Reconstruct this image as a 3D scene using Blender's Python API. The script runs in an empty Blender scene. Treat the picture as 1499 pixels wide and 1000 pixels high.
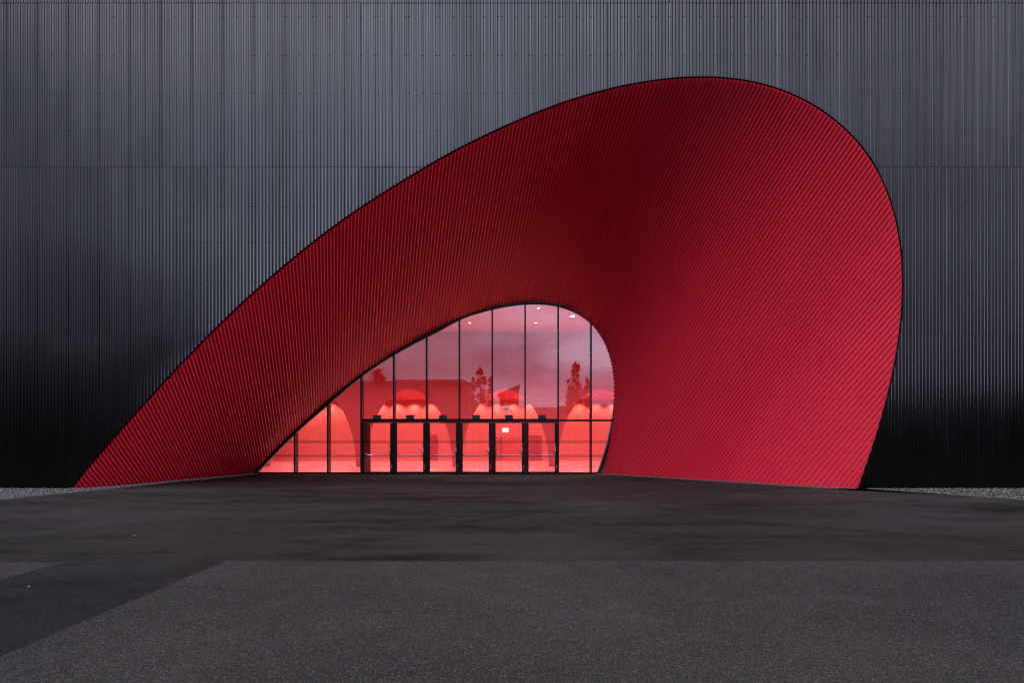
import bpy, math, random
import numpy as np
from mathutils import Vector
random.seed(7); rng = np.random.default_rng(7)
R = math.radians
scene = bpy.context.scene
col = scene.collection

# ------------------------------------------------------------------ measures
CH = 1.68            # camera height
HY, CX, F = 644.0, 749.5, 1000.0
D1 = 23.3            # facade plane
D2 = 33.6            # glass plane
D3 = 43.0            # arcade wall inside
D4 = 54.5            # back wall inside
def P(x, y, D): return np.array([(x-CX)/F*D, D, CH+(HY-y)/F*D])
def XZ(x, y, D): return ((x-CX)/F*D, CH+(HY-y)/F*D)
def G(x, y):
    Y = CH*F/(y-HY); return np.array([(x-CX)/F*Y, Y, 0.0])

# ------------------------------------------------------------------ helpers
def tag(o, label=None, cat=None, group=None, kind=None):
    if label: o['label'] = label
    if cat: o['category'] = cat
    if group: o['group'] = group
    if kind: o['kind'] = kind
    return o
def empty(name, loc=(0, 0, 0), parent=None):
    o = bpy.data.objects.new(name, None); col.objects.link(o)
    o.location = loc; o.empty_display_size = .2
    if parent: o.parent = parent
    return o
class MB:
    def __init__(s): s.v = []; s.f = []; s.m = []; s.mi = 0; s.sm = []
    def verts(s, vs):
        b = len(s.v); s.v.extend([tuple(float(c) for c in v) for v in vs]); return b
    def face(s, idx, smooth=False): s.f.append(tuple(idx)); s.m.append(s.mi); s.sm.append(smooth)
    def box(s, x0, x1, y0, y1, z0, z1):
        b = s.verts([(x0,y0,z0),(x1,y0,z0),(x1,y1,z0),(x0,y1,z0),(x0,y0,z1),(x1,y0,z1),(x1,y1,z1),(x0,y1,z1)])
        for q in ((0,3,2,1),(4,5,6,7),(0,1,5,4),(1,2,6,5),(2,3,7,6),(3,0,4,7)): s.face([b+i for i in q])
    def bbox(s, x0, x1, y0, y1, z0, z1, c=.01):
        """box with small chamfers on the long front edges"""
        ring = [(x0+c,y0),(x1-c,y0),(x1,y0+c),(x1,y1-c),(x1-c,y1),(x0+c,y1),(x0,y1-c),(x0,y0+c)]
        b0 = s.verts([(x,y,z0) for x,y in ring]); b1 = s.verts([(x,y,z1) for x,y in ring])
        for i in range(8):
            j = (i+1) % 8; s.face([b0+i,b0+j,b1+j,b1+i])
        s.face([b0+i for i in range(7,-1,-1)]); s.face([b1+i for i in range(8)])
    def prism(s, poly, y0, y1):
        """polygon in XZ (counter clockwise from the front) extruded along Y"""
        n = len(poly)
        a = s.verts([(x,y0,z) for x,z in poly]); b = s.verts([(x,y1,z) for x,z in poly])
        s.face([a+i for i in range(n)]); s.face([b+i for i in range(n-1,-1,-1)])
        for i in range(n):
            j = (i+1) % n; s.face([a+i,b+i,b+j,a+j])
    def tube(s, pts, r, n=8):
        pts = [Vector(p) for p in pts]; rings = []
        for i, p in enumerate(pts):
            d = (pts[min(i+1,len(pts)-1)]-pts[max(i-1,0)]).normalized()
            u = d.cross(Vector((0,0,1)) if abs(d.z) < .9 else Vector((1,0,0))).normalized(); w = d.cross(u)
            rr = r[i] if isinstance(r, (list, tuple)) else r
            rings.append(s.verts([p+(u*math.cos(2*math.pi*k/n)+w*math.sin(2*math.pi*k/n))*rr for k in range(n)]))
        for a, b in zip(rings, rings[1:]):
            for k in range(n):
                l = (k+1) % n; s.face([a+k,a+l,b+l,b+k], True)
        s.face([rings[0]+k for k in range(n-1,-1,-1)]); s.face([rings[-1]+k for k in range(n)])
    def build(s, name, mats, parent=None):
        me = bpy.data.meshes.new(name); me.from_pydata(s.v, [], s.f)
        if not isinstance(mats, (list, tuple)): mats = [mats]
        for m in mats: me.materials.append(m)
        me.polygons.foreach_set('material_index', s.m); me.polygons.foreach_set('use_smooth', s.sm)
        me.validate(); me.update()
        o = bpy.data.objects.new(name, me); col.objects.link(o)
        if parent: o.parent = parent
        return o
def npmesh(name, V, Q, mats, parent=None, smooth=True):
    me = bpy.data.meshes.new(name); me.from_pydata(V.tolist(), [], Q.tolist())
    for m in (mats if isinstance(mats, (list, tuple)) else [mats]): me.materials.append(m)
    me.polygons.foreach_set('use_smooth', [smooth]*len(me.polygons)); me.update()
    o = bpy.data.objects.new(name, me); col.objects.link(o)
    if parent: o.parent = parent
    return o

# ------------------------------------------------------------------ materials
class NT:
    def __init__(s, name):
        s.mat = bpy.data.materials.new(name); s.mat.use_nodes = True
        s.t = s.mat.node_tree; s.n = s.t.nodes; s.bsdf = s.n['Principled BSDF']; s.out = s.n['Material Output']
    def add(s, typ, **kw):
        n = s.n.new(typ)
        for k, v in kw.items():
            if k == 'ins':
                for kk, vv in v.items(): n.inputs[kk].default_value = vv
            else: setattr(n, k, v)
        return n
    def link(s, a, b): s.t.links.new(a, b)
    def math(s, op, a, b=None, c=None, clamp=False):
        n = s.add('ShaderNodeMath', operation=op); n.use_clamp = clamp
        for i, v in enumerate((a, b, c)):
            if v is None: continue
            if isinstance(v, (int, float)): n.inputs[i].default_value = v
            else: s.link(v, n.inputs[i])
        return n.outputs[0]
    def ramp(s, fac, stops):
        n = s.add('ShaderNodeValToRGB'); e = n.color_ramp.elements
        while len(e) > len(stops): e.remove(e[-1])
        while len(e) < len(stops): e.new(1)
        for el, (p, c) in zip(e, stops): el.position = p; el.color = (*c, 1) if len(c) == 3 else c
        s.link(fac, n.inputs[0]); return n.outputs[0]
    def mix(s, fac, a, b, typ='MIX'):
        n = s.add('ShaderNodeMix', data_type='RGBA', blend_type=typ)
        for sock, v in ((n.inputs[0], fac), (n.inputs[6], a), (n.inputs[7], b)):
            if isinstance(v, (int, float)): sock.default_value = v
            elif isinstance(v, tuple): sock.default_value = (*v, 1)
            else: s.link(v, sock)
        return n.outputs[2]
    def pos(s): return s.add('ShaderNodeNewGeometry').outputs['Position']
    def scaled(s, vec, sc):
        n = s.add('ShaderNodeMapping'); n.inputs['Scale'].default_value = sc; s.link(vec, n.inputs['Vector']); return n.outputs[0]
    def noise(s, vec, scale, detail=4, rough=.55):
        n = s.add('ShaderNodeTexNoise', ins={'Scale': scale, 'Detail': detail, 'Roughness': rough}); s.link(vec, n.inputs['Vector']); return n.outputs['Fac']
    def bump(s, h, strength, dist):
        n = s.add('ShaderNodeBump', ins={'Strength': strength, 'Distance': dist}); s.link(h, n.inputs['Height']); s.link(n.outputs[0], s.bsdf.inputs['Normal'])
    def set(s, **kw):
        for k, v in kw.items():
            sock = s.bsdf.inputs[k.replace('_', ' ')]
            if isinstance(v, tuple): sock.default_value = (*v, 1)
            elif isinstance(v, (int, float)): sock.default_value = v
            else: s.link(v, sock)
def simple(name, base, rough=.5, metal=0., var=.12, scale=2.5, spec=.5):
    m = NT(name); p = m.pos(); nz = m.noise(p, scale, 5)
    m.set(Base_Color=m.mix(nz, tuple(c*(1-var) for c in base), tuple(min(1, c*(1+var)) for c in base)),
          Roughness=m.math('MULTIPLY_ADD', nz, .15, rough-.075), Metallic=metal)
    m.bsdf.inputs['Specular IOR Level'].default_value = spec
    return m.mat

SHEET = 9*0.1171
def cladding_mat():
    m = NT('black_anodised_sheet'); p = m.pos()
    sx = m.add('ShaderNodeSeparateXYZ'); m.link(p, sx.inputs[0])
    cell = m.math('FLOOR', m.math('DIVIDE', m.math('ADD', sx.outputs[0], .0), SHEET))
    row = m.math('FLOOR', m.math('DIVIDE', m.math('ADD', sx.outputs[2], .43), 5.72))
    cv = m.add('ShaderNodeCombineXYZ'); m.link(cell, cv.inputs[0]); m.link(row, cv.inputs[1])
    wn = m.add('ShaderNodeTexWhiteNoise', noise_dimensions='2D'); m.link(cv.outputs[0], wn.inputs['Vector'])
    nz = m.noise(m.scaled(p, (1.5, 1, .35)), 1.6, 5)
    fine = m.noise(m.scaled(p, (6, 6, .6)), 5, 3)
    v = m.math('ADD', m.math('MULTIPLY', wn.outputs['Value'], .25), m.math('MULTIPLY', nz, .5))
    v = m.math('ADD', v, m.math('MULTIPLY', fine, .25))
    m.set(Base_Color=m.ramp(v, [(0.2, CLAD_LO), (0.8, CLAD_HI)]), Metallic=1.0,
          Roughness=m.math('MULTIPLY_ADD', nz, .08, CLAD_ROUGH-.04))
    m.bsdf.inputs['Specular IOR Level'].default_value = .5
    return m.mat
CLAD_LO, CLAD_HI, CLAD_ROUGH = (.041,.0435,.0455), (.064,.0675,.0705), .13
M = {}
M['clad'] = cladding_mat()
def red_mat():
    m = NT('red_coated_sheet'); p = m.pos()
    nz = m.noise(p, .7, 5); f = m.noise(p, 9, 3)
    v = m.math('ADD', m.math('MULTIPLY', nz, .7), m.math('MULTIPLY', f, .3))
    m.set(Base_Color=m.ramp(v, [(.25, (.68,.025,.055)), (.75, (.77,.033,.067))]), Roughness=m.math('MULTIPLY_ADD', nz, .10, .27))
    m.bsdf.inputs['Specular IOR Level'].default_value = .55
    return m.mat
M['red'] = red_mat()
M['flash'] = simple('dark_flashing', (.005,.005,.006), .6, spec=.2)
M['screw'] = simple('dark_screw', (.006,.006,.007), .6)
M['frame'] = simple('black_frame', (.004,.0045,.005), .38, spec=.22)
M['steel'] = simple('brushed_steel', (.62,.60,.57), .3, 1.0)
M['black'] = simple('black_plastic', (.012,.016,.02), .35)
M['shell'] = simple('dark_side_sheet', (.03,.03,.034), .5)
M['kerb'] = simple('edging_concrete', (.13,.13,.128), .85, var=.25, scale=6)
def interior(name, c, rough): 
    return simple(name, c, rough, var=.05, scale=.8, spec=.3)
M['iwall'] = interior('red_interior_paint', (.55,.104,.102), .6)
M['iarc'] = interior('red_arcade_paint', (.46,.058,.074), .6)
M['iceil'] = interior('red_ceiling_paint', (.56,.085,.105), .7)
def floor_mat():
    m = NT('red_screed_floor'); p = m.pos(); nz = m.noise(p, 1.2, 6); st = m.noise(m.scaled(p, (.25, 1.6, 1)), 1.0, 4)
    m.set(Base_Color=m.mix(nz, (.55,.115,.108), (.62,.145,.135)), Roughness=m.math('MULTIPLY_ADD', st, .25, .12))
    return m.mat
M['ifloor'] = floor_mat()
M['idoor'] = interior('dark_red_door', (.36,.030,.045), .5)
M['star'] = simple('silver_foil', (.42,.36,.40), .45, .4)
def emit(name, c, s):
    m = NT(name); m.set(Base_Color=c, Emission_Color=c, Emission_Strength=s); return m.mat
M['lamp'] = emit('lit_downlight', (1,.86,.74), 30)
M['flood'] = emit('lit_floodlight', (1,.84,.45), 120)
M['exit'] = emit('lit_exit_panel', (1,.95,.78), 2.6)
M['exitgreen'] = simple('exit_green_print', (.25,.55,.25), .5)

def glass_mat(name, bands=True):
    m = NT(name); m.n.remove(m.bsdf); p = m.pos()
    g = m.add('ShaderNodeNewGeometry'); d = m.add('ShaderNodeVectorMath', operation='DOT_PRODUCT')
    m.link(g.outputs['Normal'], d.inputs[0]); m.link(g.outputs['Incoming'], d.inputs[1])
    c = m.math('ABSOLUTE', d.outputs['Value'])
    f5 = m.math('POWER', m.math('SUBTRACT', 1.0, c, clamp=True), 5.0)
    fr = m.math('MULTIPLY_ADD', f5, .90, GLASS_F)
    tr = m.add('ShaderNodeBsdfTransparent'); tr.inputs[0].default_value = (.95,.93,.94,1)
    gl = m.add('ShaderNodeBsdfGlossy'); gl.inputs['Roughness'].default_value = .0; gl.inputs[0].default_value = (.98,.99,1,1)
    mx = m.add('ShaderNodeMixShader'); m.link(fr, mx.inputs[0]); m.link(tr.outputs[0], mx.inputs[1]); m.link(gl.outputs[0], mx.inputs[2])
    sx = m.add('ShaderNodeSeparateXYZ'); m.link(p, sx.inputs[0])
    def band(zc, hw):
        return m.math('LESS_THAN', m.math('ABSOLUTE', m.math('SUBTRACT', sx.outputs[2], zc)), hw)
    b = m.math('MAXIMUM', band(1.575, .055), band(.875, .055))
    dots = m.math('GREATER_THAN', m.math('MULTIPLY', m.math('SINE', m.math('MULTIPLY', sx.outputs[0], 2*math.pi/.05)),
                                         m.math('SINE', m.math('MULTIPLY', sx.outputs[2], 2*math.pi/.05))), -.15)
    b = m.math('MULTIPLY', b, m.math('MULTIPLY', dots, .42))
    df = m.add('ShaderNodeBsdfDiffuse'); df.inputs[0].default_value = (.13,.03,.04,1)
    m2 = m.add('ShaderNodeMixShader'); m.link(b, m2.inputs[0]); m.link(mx.outputs[0], m2.inputs[1]); m.link(df.outputs[0], m2.inputs[2])
    m.link(m2.outputs[0], m.out.inputs[0]); return m.mat
GLASS_F = .085
M['glass'] = glass_mat('reflective_glass')

def asphalt(name, lo, hi, stain=None, chip=.0, grain=110, rough=.75, streak=0., bumpd=.004, spec=.35):
    m = NT(name); p = m.pos()
    big = m.noise(p, .22, 6, .62); mid = m.noise(p, 2.2, 5)
    stn = m.noise(m.scaled(p, (.30, 1.0, 1)), .9, 7, .66)
    g1 = m.noise(p, grain, 2, .7)
    vo = m.add('ShaderNodeTexVoronoi', ins={'Scale': grain*.85}); m.link(p, vo.inputs['Vector'])
    sp = m.add('ShaderNodeSeparateColor'); m.link(vo.outputs['Color'], sp.inputs[0])
    v = m.math('MULTIPLY_ADD', big, .62, m.math('MULTIPLY', mid, .2))
    v = m.math('ADD', v, m.math('MULTIPLY', stn, streak))
    v = m.math('ADD', v, m.math('MULTIPLY', g1, .25))
    base = m.ramp(v, [(.42+.38*streak, lo), (.66+.52*streak, hi)])
    if chip > 0:
        cm = m.math('GREATER_THAN', sp.outputs[0], .84)
        cm = m.math('MULTIPLY', cm, m.math('MULTIPLY_ADD', sp.outputs[1], .7, .3))
        base = m.mix(m.math('MULTIPLY', cm, chip), base, (.30,.29,.28))
        dk = m.math('LESS_THAN', sp.outputs[2], .35)
        base = m.mix(m.math('MULTIPLY', dk, .55), base, tuple(c*.35 for c in lo))
    spots = m.noise(p, 1.1, 3, .5)
    sm = m.ramp(spots, [(.69, (0,0,0)), (.74, (1,1,1))])
    base = m.mix(m.math('MULTIPLY', sm, .35), base, tuple(c*.5 for c in lo))
    if stain:                                               # dry, dusty areas
        du = m.ramp(m.noise(m.scaled(p, (.8, 1, 1)), .16, 5, .6), [(.47, (0,0,0)), (.66, (1,1,1))])
        base = m.mix(m.math('MULTIPLY', du, .6), base, (.070,.064,.061))
    if stain:                                               # worn wheel tracks sweeping across the forecourt
        for (cx_, cy_, r1) in ((-9., -6., 22.5), (-9., -6., 24.2), (16., 2., 19.), (16., 2., 20.7), (2., 44., 26.5), (2., 44., 28.1)):
            cvv = m.add('ShaderNodeVectorMath', operation='DISTANCE'); m.link(p, cvv.inputs[0]); cvv.inputs[1].default_value = (cx_, cy_, 0)
            d_ = m.math('ABSOLUTE', m.math('SUBTRACT', cvv.outputs['Value'], r1))
            tk = m.ramp(m.math('ADD', d_, m.math('MULTIPLY_ADD', m.noise(p, .9, 5, .6), .5, -.25)), [(.08, (1,1,1)), (.30, (0,0,0))])
            base = m.mix(m.math('MULTIPLY', m.math('MULTIPLY', tk, .28), m.ramp(m.noise(p, .25, 2), [(.42, (0,0,0)), (.58, (1,1,1))])), base, tuple(c*1.2 for c in lo))
    if stain:                                               # a rusty stain with its own ragged outline
        mp = m.add('ShaderNodeMapping', vector_type='TEXTURE'); mp.inputs['Location'].default_value = stain[0]; mp.inputs['Scale'].default_value = stain[1]
        m.link(p, mp.inputs['Vector']); ln = m.add('ShaderNodeVectorMath', operation='LENGTH'); m.link(mp.outputs[0], ln.inputs[0])
        k = m.math('ADD', ln.outputs['Value'], m.math('MULTIPLY_ADD', m.noise(m.scaled(p, (.6,1,1)), 2.2, 6, .65), 1.5, -.75))
        base = m.mix(m.ramp(k, [(.55, (.65,.65,.65)), (1.0, (0,0,0))]), base, (.060,.030,.016))
    m.set(Base_Color=base, Roughness=m.math('MULTIPLY_ADD', stn, .25, rough-.12))
    m.bsdf.inputs['Specular IOR Level'].default_value = spec
    m.bump(m.math('ADD', m.math('MULTIPLY', g1, .5), m.math('MULTIPLY', vo.outputs['Distance'], .9)), .9, bumpd)
    return m.mat
M['coarse'] = asphalt('coarse_asphalt', (.032,.0300,.0262), (.072,.0672,.0585), chip=.6, grain=150, rough=.9, bumpd=.009, spec=.12)
M['fore'] = asphalt('forecourt_asphalt', (.0060,.0057,.0050), (.038,.0352,.0312), chip=.12, grain=120, rough=.86, streak=.9, bumpd=.004, spec=.06, stain=((11.0,14.75,0),(1.7,.55,1)))
M['patch'] = asphalt('patch_asphalt', (.015,.0147,.0135), (.044,.0415,.0375), chip=.1, grain=120, rough=.85, streak=.4, bumpd=.004, spec=.06)
M['crack'] = simple('crack_tar', (.012,.012,.012), .6)
M['stone'] = None
def stone_mat():
    m = NT('gravel_stone'); oi = m.add('ShaderNodeNewGeometry')
    m.set(Base_Color=m.ramp(oi.outputs['Random Per Island'], [(0,(.035,.035,.035)), (.6,(.095,.093,.09)), (1,(.26,.255,.25))]), Roughness=.8); return m.mat
M['stone'] = stone_mat()
M['soil'] = simple('grit_bed', (.05,.05,.05), .9, var=.4, scale=30)
M['leaf'] = simple('dark_foliage', (.040,.060,.030), .7, var=.5, scale=3)
M['bark'] = simple('bark', (.06,.045,.035), .9)
M['bwall'] = simple('grey_render', (.16,.15,.15), .8)
M['broof'] = simple('dark_roof', (.05,.045,.045), .7)
M['bglass'] = simple('dark_window', (.02,.02,.025), .15)
M['hill'] = simple('hill_woods', (.035,.045,.032), .95, var=.4, scale=.05)

# ------------------------------------------------------------------ outlines traced as real curves
def spline(pts, n):
    p = np.array(pts, float); d = np.r_[0, np.cumsum(np.hypot(*np.diff(p, axis=0).T))]
    m = len(p); h = np.diff(d); A = np.zeros((m, m)); b = np.zeros((m, 2)); A[0,0] = A[-1,-1] = 1
    for i in range(1, m-1):
        A[i,i-1:i+2] = h[i-1], 2*(h[i-1]+h[i]), h[i]
        b[i] = 6*((p[i+1]-p[i])/h[i]-(p[i]-p[i-1])/h[i-1])
    c = np.linalg.solve(A, b); s = np.linspace(0, d[-1], n); k = np.clip(np.searchsorted(d, s)-1, 0, m-2)
    a_ = (d[k+1]-s)/h[k]; b_ = (s-d[k])/h[k]
    return (a_[:,None]*p[k]+b_[:,None]*p[k+1]+((a_**3-a_)*h[k]**2/6)[:,None]*c[k]+((b_**3-b_)*h[k]**2/6)[:,None]*c[k+1])
def gauss(a, sig):
    w = int(4*sig)+1; x = np.arange(-w, w+1); g = np.exp(-x**2/(2*sig**2)); g /= g.sum()
    a = np.atleast_2d(a.T).T
    pre = 2*a[0]-a[w:0:-1]; post = 2*a[-1]-a[-2:-w-2:-1]
    e = np.vstack([pre, a, post]); return np.stack([np.convolve(e[:,i], g, 'valid') for i in range(a.shape[1])], 1)
def smooth_curve(pts, n=900, sig=14):
    c = spline(pts, n); g = gauss(c, sig); g[0] = c[0]; g[-1] = c[-1]; return g
OUT = [(104,716.5),(157,652),(210,594),(249,549.5),(282,515),(316,481),(350,446.5),(398,405),(451,359),(484,334),(527,303.5),(566,279),(614,250),(651,227),
       (703,201),(754,178),(818,150.5),(875,133),(932,120),(978,113.3),(1022,110.2),(1049,110),(1089,113.7),(1125,121),(1154,130.5),(1187,146.5),(1221,169.5),
       (1250,194.5),(1271,219),(1290,248.5),(1302,278),(1311.5,309),(1319,346),(1323,388),(1323.4,414),(1321.6,448),(1318.5,483),(1313.5,519),(1304.5,560),(1295,598),(1283,640),(1271,675),(1256.5,713.5)]
INN = [(369,695),(388,674),(410,651.5),(428,633.5),(479,588.5),(527,548),(575,516),(623,490),(650,476),(672,463.5),(690,457),(720,448.8),(750,443),(780,440.6),(810,442.5),
       (840,451.5),(867,468.5),(888,495.5),(899.5,528),(903.8,556),(903,588),(898.5,622),(891,654),(879,691),(877.5,695)]
Oi = smooth_curve(OUT, 900, 24); Ii = smooth_curve(INN, 600, 8)
def to_plane(c, D): return np.stack([(c[:,0]-CX)/F*D, CH+(HY-c[:,1])/F*D], 1)
O2 = to_plane(Oi, D1); I2 = to_plane(Ii, D2)
O2[0,1] = O2[-1,1] = -.02; I2[0,1] = I2[-1,1] = 0
def offset(c, d):
    t = np.gradient(c, axis=0); t /= np.linalg.norm(t, axis=1)[:,None]
    return c+np.stack([-t[:,1], t[:,0]], 1)*d          # left of travel = outwards
def clip(poly, axis, val, keep_less):
    out = []; n = len(poly)
    ins = lambda p: (p[axis] <= val) if keep_less else (p[axis] >= val)
    for i in range(n):
        a, b = poly[i], poly[(i+1) % n]
        if ins(a): out.append(a)
        if ins(a) != ins(b):
            t = (val-a[axis])/(b[axis]-a[axis]); out.append((a[0]+t*(b[0]-a[0]), a[1]+t*(b[1]-a[1])))
    return out
def clip_rect(poly, x0, x1, z0, z1):
    for ax, v, l in ((0,x0,False),(0,x1,True),(1,z0,False),(1,z1,True)):
        poly = clip(poly, ax, v, l)
        if len(poly) < 3: return []
    q = [poly[0]]
    for p in poly[1:]:
        if math.hypot(p[0]-q[-1][0], p[1]-q[-1][1]) > .004: q.append(p)
    return q
def hole_fn(c):
    """upper and lower height of an opening at x"""
    k = int(np.argmax(c[:,0])); k0 = int(np.argmin(c[:k,0]))
    ux, uz = c[k0:k+1,0], c[k0:k+1,1]; lx, lz = c[k:,0][::-1], c[k:,1][::-1]
    xl, xr = ux[0], ux[-1]
    def f(x):
        if x <= xl or x >= xr: return None
        zu = float(np.interp(x, ux, uz)); zl = -1. if x < lx[0] else float(np.interp(x, lx, lz))
        return zl, zu
    return f, xl, xr, float(uz[-1])

# ------------------------------------------------------------------ the hall
hall = empty('exhibition_hall', (0, D1, 0))
tag(hall, 'large black corrugated hall with a sweeping red entrance funnel and glazed doors', 'building')
def under(o, parent=None):            # keep world coordinates below the hall's empty
    o.parent = parent or hall
    o.matrix_parent_inverse.identity()
    if (parent or hall) is hall: o.location = (0, -D1, 0)
    return o

# black facade: real corrugated sheets in rows with laps, cut by the opening
WAVE = .1171; AMP = .023; NS = 12; XW = 187*WAVE
SEAM0 = -0.415                                                    # a sheet lap stands here
def facade():
    hf, xl, xr, zr = hole_fn(offset(O2, .055))
    n = int(round(2*XW/WAVE))*NS
    xs = np.linspace(-XW, XW, n+1)
    ph = (xs-SEAM0)/WAVE
    crest = np.clip(.5+1.05*np.cos(2*np.pi*ph), 0, 1)      # flat crests and troughs, short flanks
    crest = crest+.06*np.cos(2*np.pi*ph)
    prof = AMP*crest
    cell = np.floor((xs-SEAM0)/SHEET+.5)
    rel = (xs-SEAM0)/SHEET-cell                                   # 0 at the lap crest
    lap = np.where(np.abs(rel)*9 < .42, .0075*np.where(rel >= -.001, 1., .45), 0.)
    prof = prof+lap
    rows = [(-.06, 5.28), (5.28, 11.02), (11.02, 16.62), (16.62, 20.)]
    b = MB()
    for r, (z0, z1) in enumerate(rows):
        jit = {}
        up = [None]*(n+1); lo = [None]*(n+1)
        for i, x in enumerate(xs):
            h = hf(x)
            if h is None:
                zl, zu = (-1., -1.) if x <= xl else (zr, zr)
            else: zl, zu = h
            a = min(max(z0, zu), z1)
            c = int(cell[i]); j = jit.setdefault(c, (rng.uniform(-.003,.003), rng.uniform(-.004,.004)))
            def yy(z):
                t = (z-z0)/(z1-z0)
                return D1-prof[i]-(.006 if r == 1 else .015)*(1-t) - j[0]*rel[i]*2 - j[1]*t*.6 + .036
            up[i] = (b.verts([(x,yy(a),a),(x,yy(z1),z1)]), z1-a)
            if zl > z0:
                e = min(zl, z1); lo[i] = (b.verts([(x,yy(z0),z0),(x,yy(e),e)]), e-z0)
        for i in range(n):
            p, q = up[i], up[i+1]
            if p[1] > 1e-4 or q[1] > 1e-4: b.face([p[0],q[0],q[0]+1,p[0]+1], True)
            if lo[i] and lo[i+1]:
                # beside the right end of the opening the lower strip runs to the full height
                b.face([lo[i][0],lo[i+1][0],lo[i+1][0]+1,lo[i][0]+1], True)
            # strip just outside the right end: the upper strip already starts at zr, the lower one fills below it
    # screws with dark washers
    b.mi = 1
    zs = [CH+(HY-y)/F*D1 for y in (22.5,79,135,190.5,301.5,354,410,466,522,578,634,690)]
    k0 = int(-XW/SHEET)+1
    for z in zs:
        for k in range(k0, -k0+1):
            for dx in (-.5*WAVE, .5*WAVE, SHEET/2):
                x = SEAM0+k*SHEET+dx+rng.uniform(-.006,.006); zz = z+rng.uniform(-.012,.012)
                if abs(x) > XW-.1: continue
                h = hf(x)
                if h and h[0]-.05 < zz < h[1]+.06: continue
                yb = D1+.036-.004; yb -= .012
                c = b.verts([(x+.010*math.cos(a*math.pi/3), yb, zz+.010*math.sin(a*math.pi/3)) for a in range(6)])
                t = b.verts([(x+.008*math.cos(a*math.pi/3), yb-.012, zz+.008*math.sin(a*math.pi/3)) for a in range(6)])
                for a in range(6): b.face([c+a,c+(a+1)%6,t+(a+1)%6,t+a])
                b.face([t+a for a in range(6)])
    return b.build('corrugated_cladding', [M['clad'], M['screw']])
under(facade())

# red funnel: straight sheets run from the facade edge down into the glazed end or the ground
PAIRS = [((104,716.5),(104,716.5)),((150,661),(186,709.8)),((200,605),(256,704.4)),((250,548.5),(312,699.7)),((290,507),(345,697)),((325,472),(369,695)),
         ((420,386),(444,619.5)),((487,332),(487,582)),((600,258),(579,513.6)),((700,202.5),(660,470.5)),((800,158),(742,444.5)),((900,126.5),(806,442)),
         ((1000,111.3),(860,463.5)),((1060,110.5),(889,497)),((1120,119.8),(903,548)),((1180,143),(899.5,615)),((1230,176),(877.5,695)),
         ((1290,248.5),(968,699.5)),((1323,400),(1058,703.9)),((1316,502),(1130,707.5)),((1302,570),(1180,710)),((1283,640),(1222,712)),((1256.5,713.5),(1256.5,713.5))]
def arclen(p): return np.r_[0, np.cumsum(np.linalg.norm(np.diff(p, axis=0), axis=1))]
def pchip(x, y, xq):
    x = np.asarray(x, float); y = np.asarray(y, float); h = np.diff(x); s = np.diff(y)/h
    d = np.zeros_like(y); d[0], d[-1] = s[0], s[-1]
    for i in range(1, len(x)-1):
        if s[i-1]*s[i] > 0:
            w1, w2 = 2*h[i]+h[i-1], h[i]+2*h[i-1]; d[i] = (w1+w2)/(w1/s[i-1]+w2/s[i])
    k = np.clip(np.searchsorted(x, xq)-1, 0, len(x)-2); t = (xq-x[k])/h[k]
    return ((2*t**3-3*t**2+1)*y[k]+(t**3-2*t**2+t)*h[k]*d[k]+(-2*t**3+3*t**2)*y[k+1]+(t**3-t**2)*h[k]*d[k+1])
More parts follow.
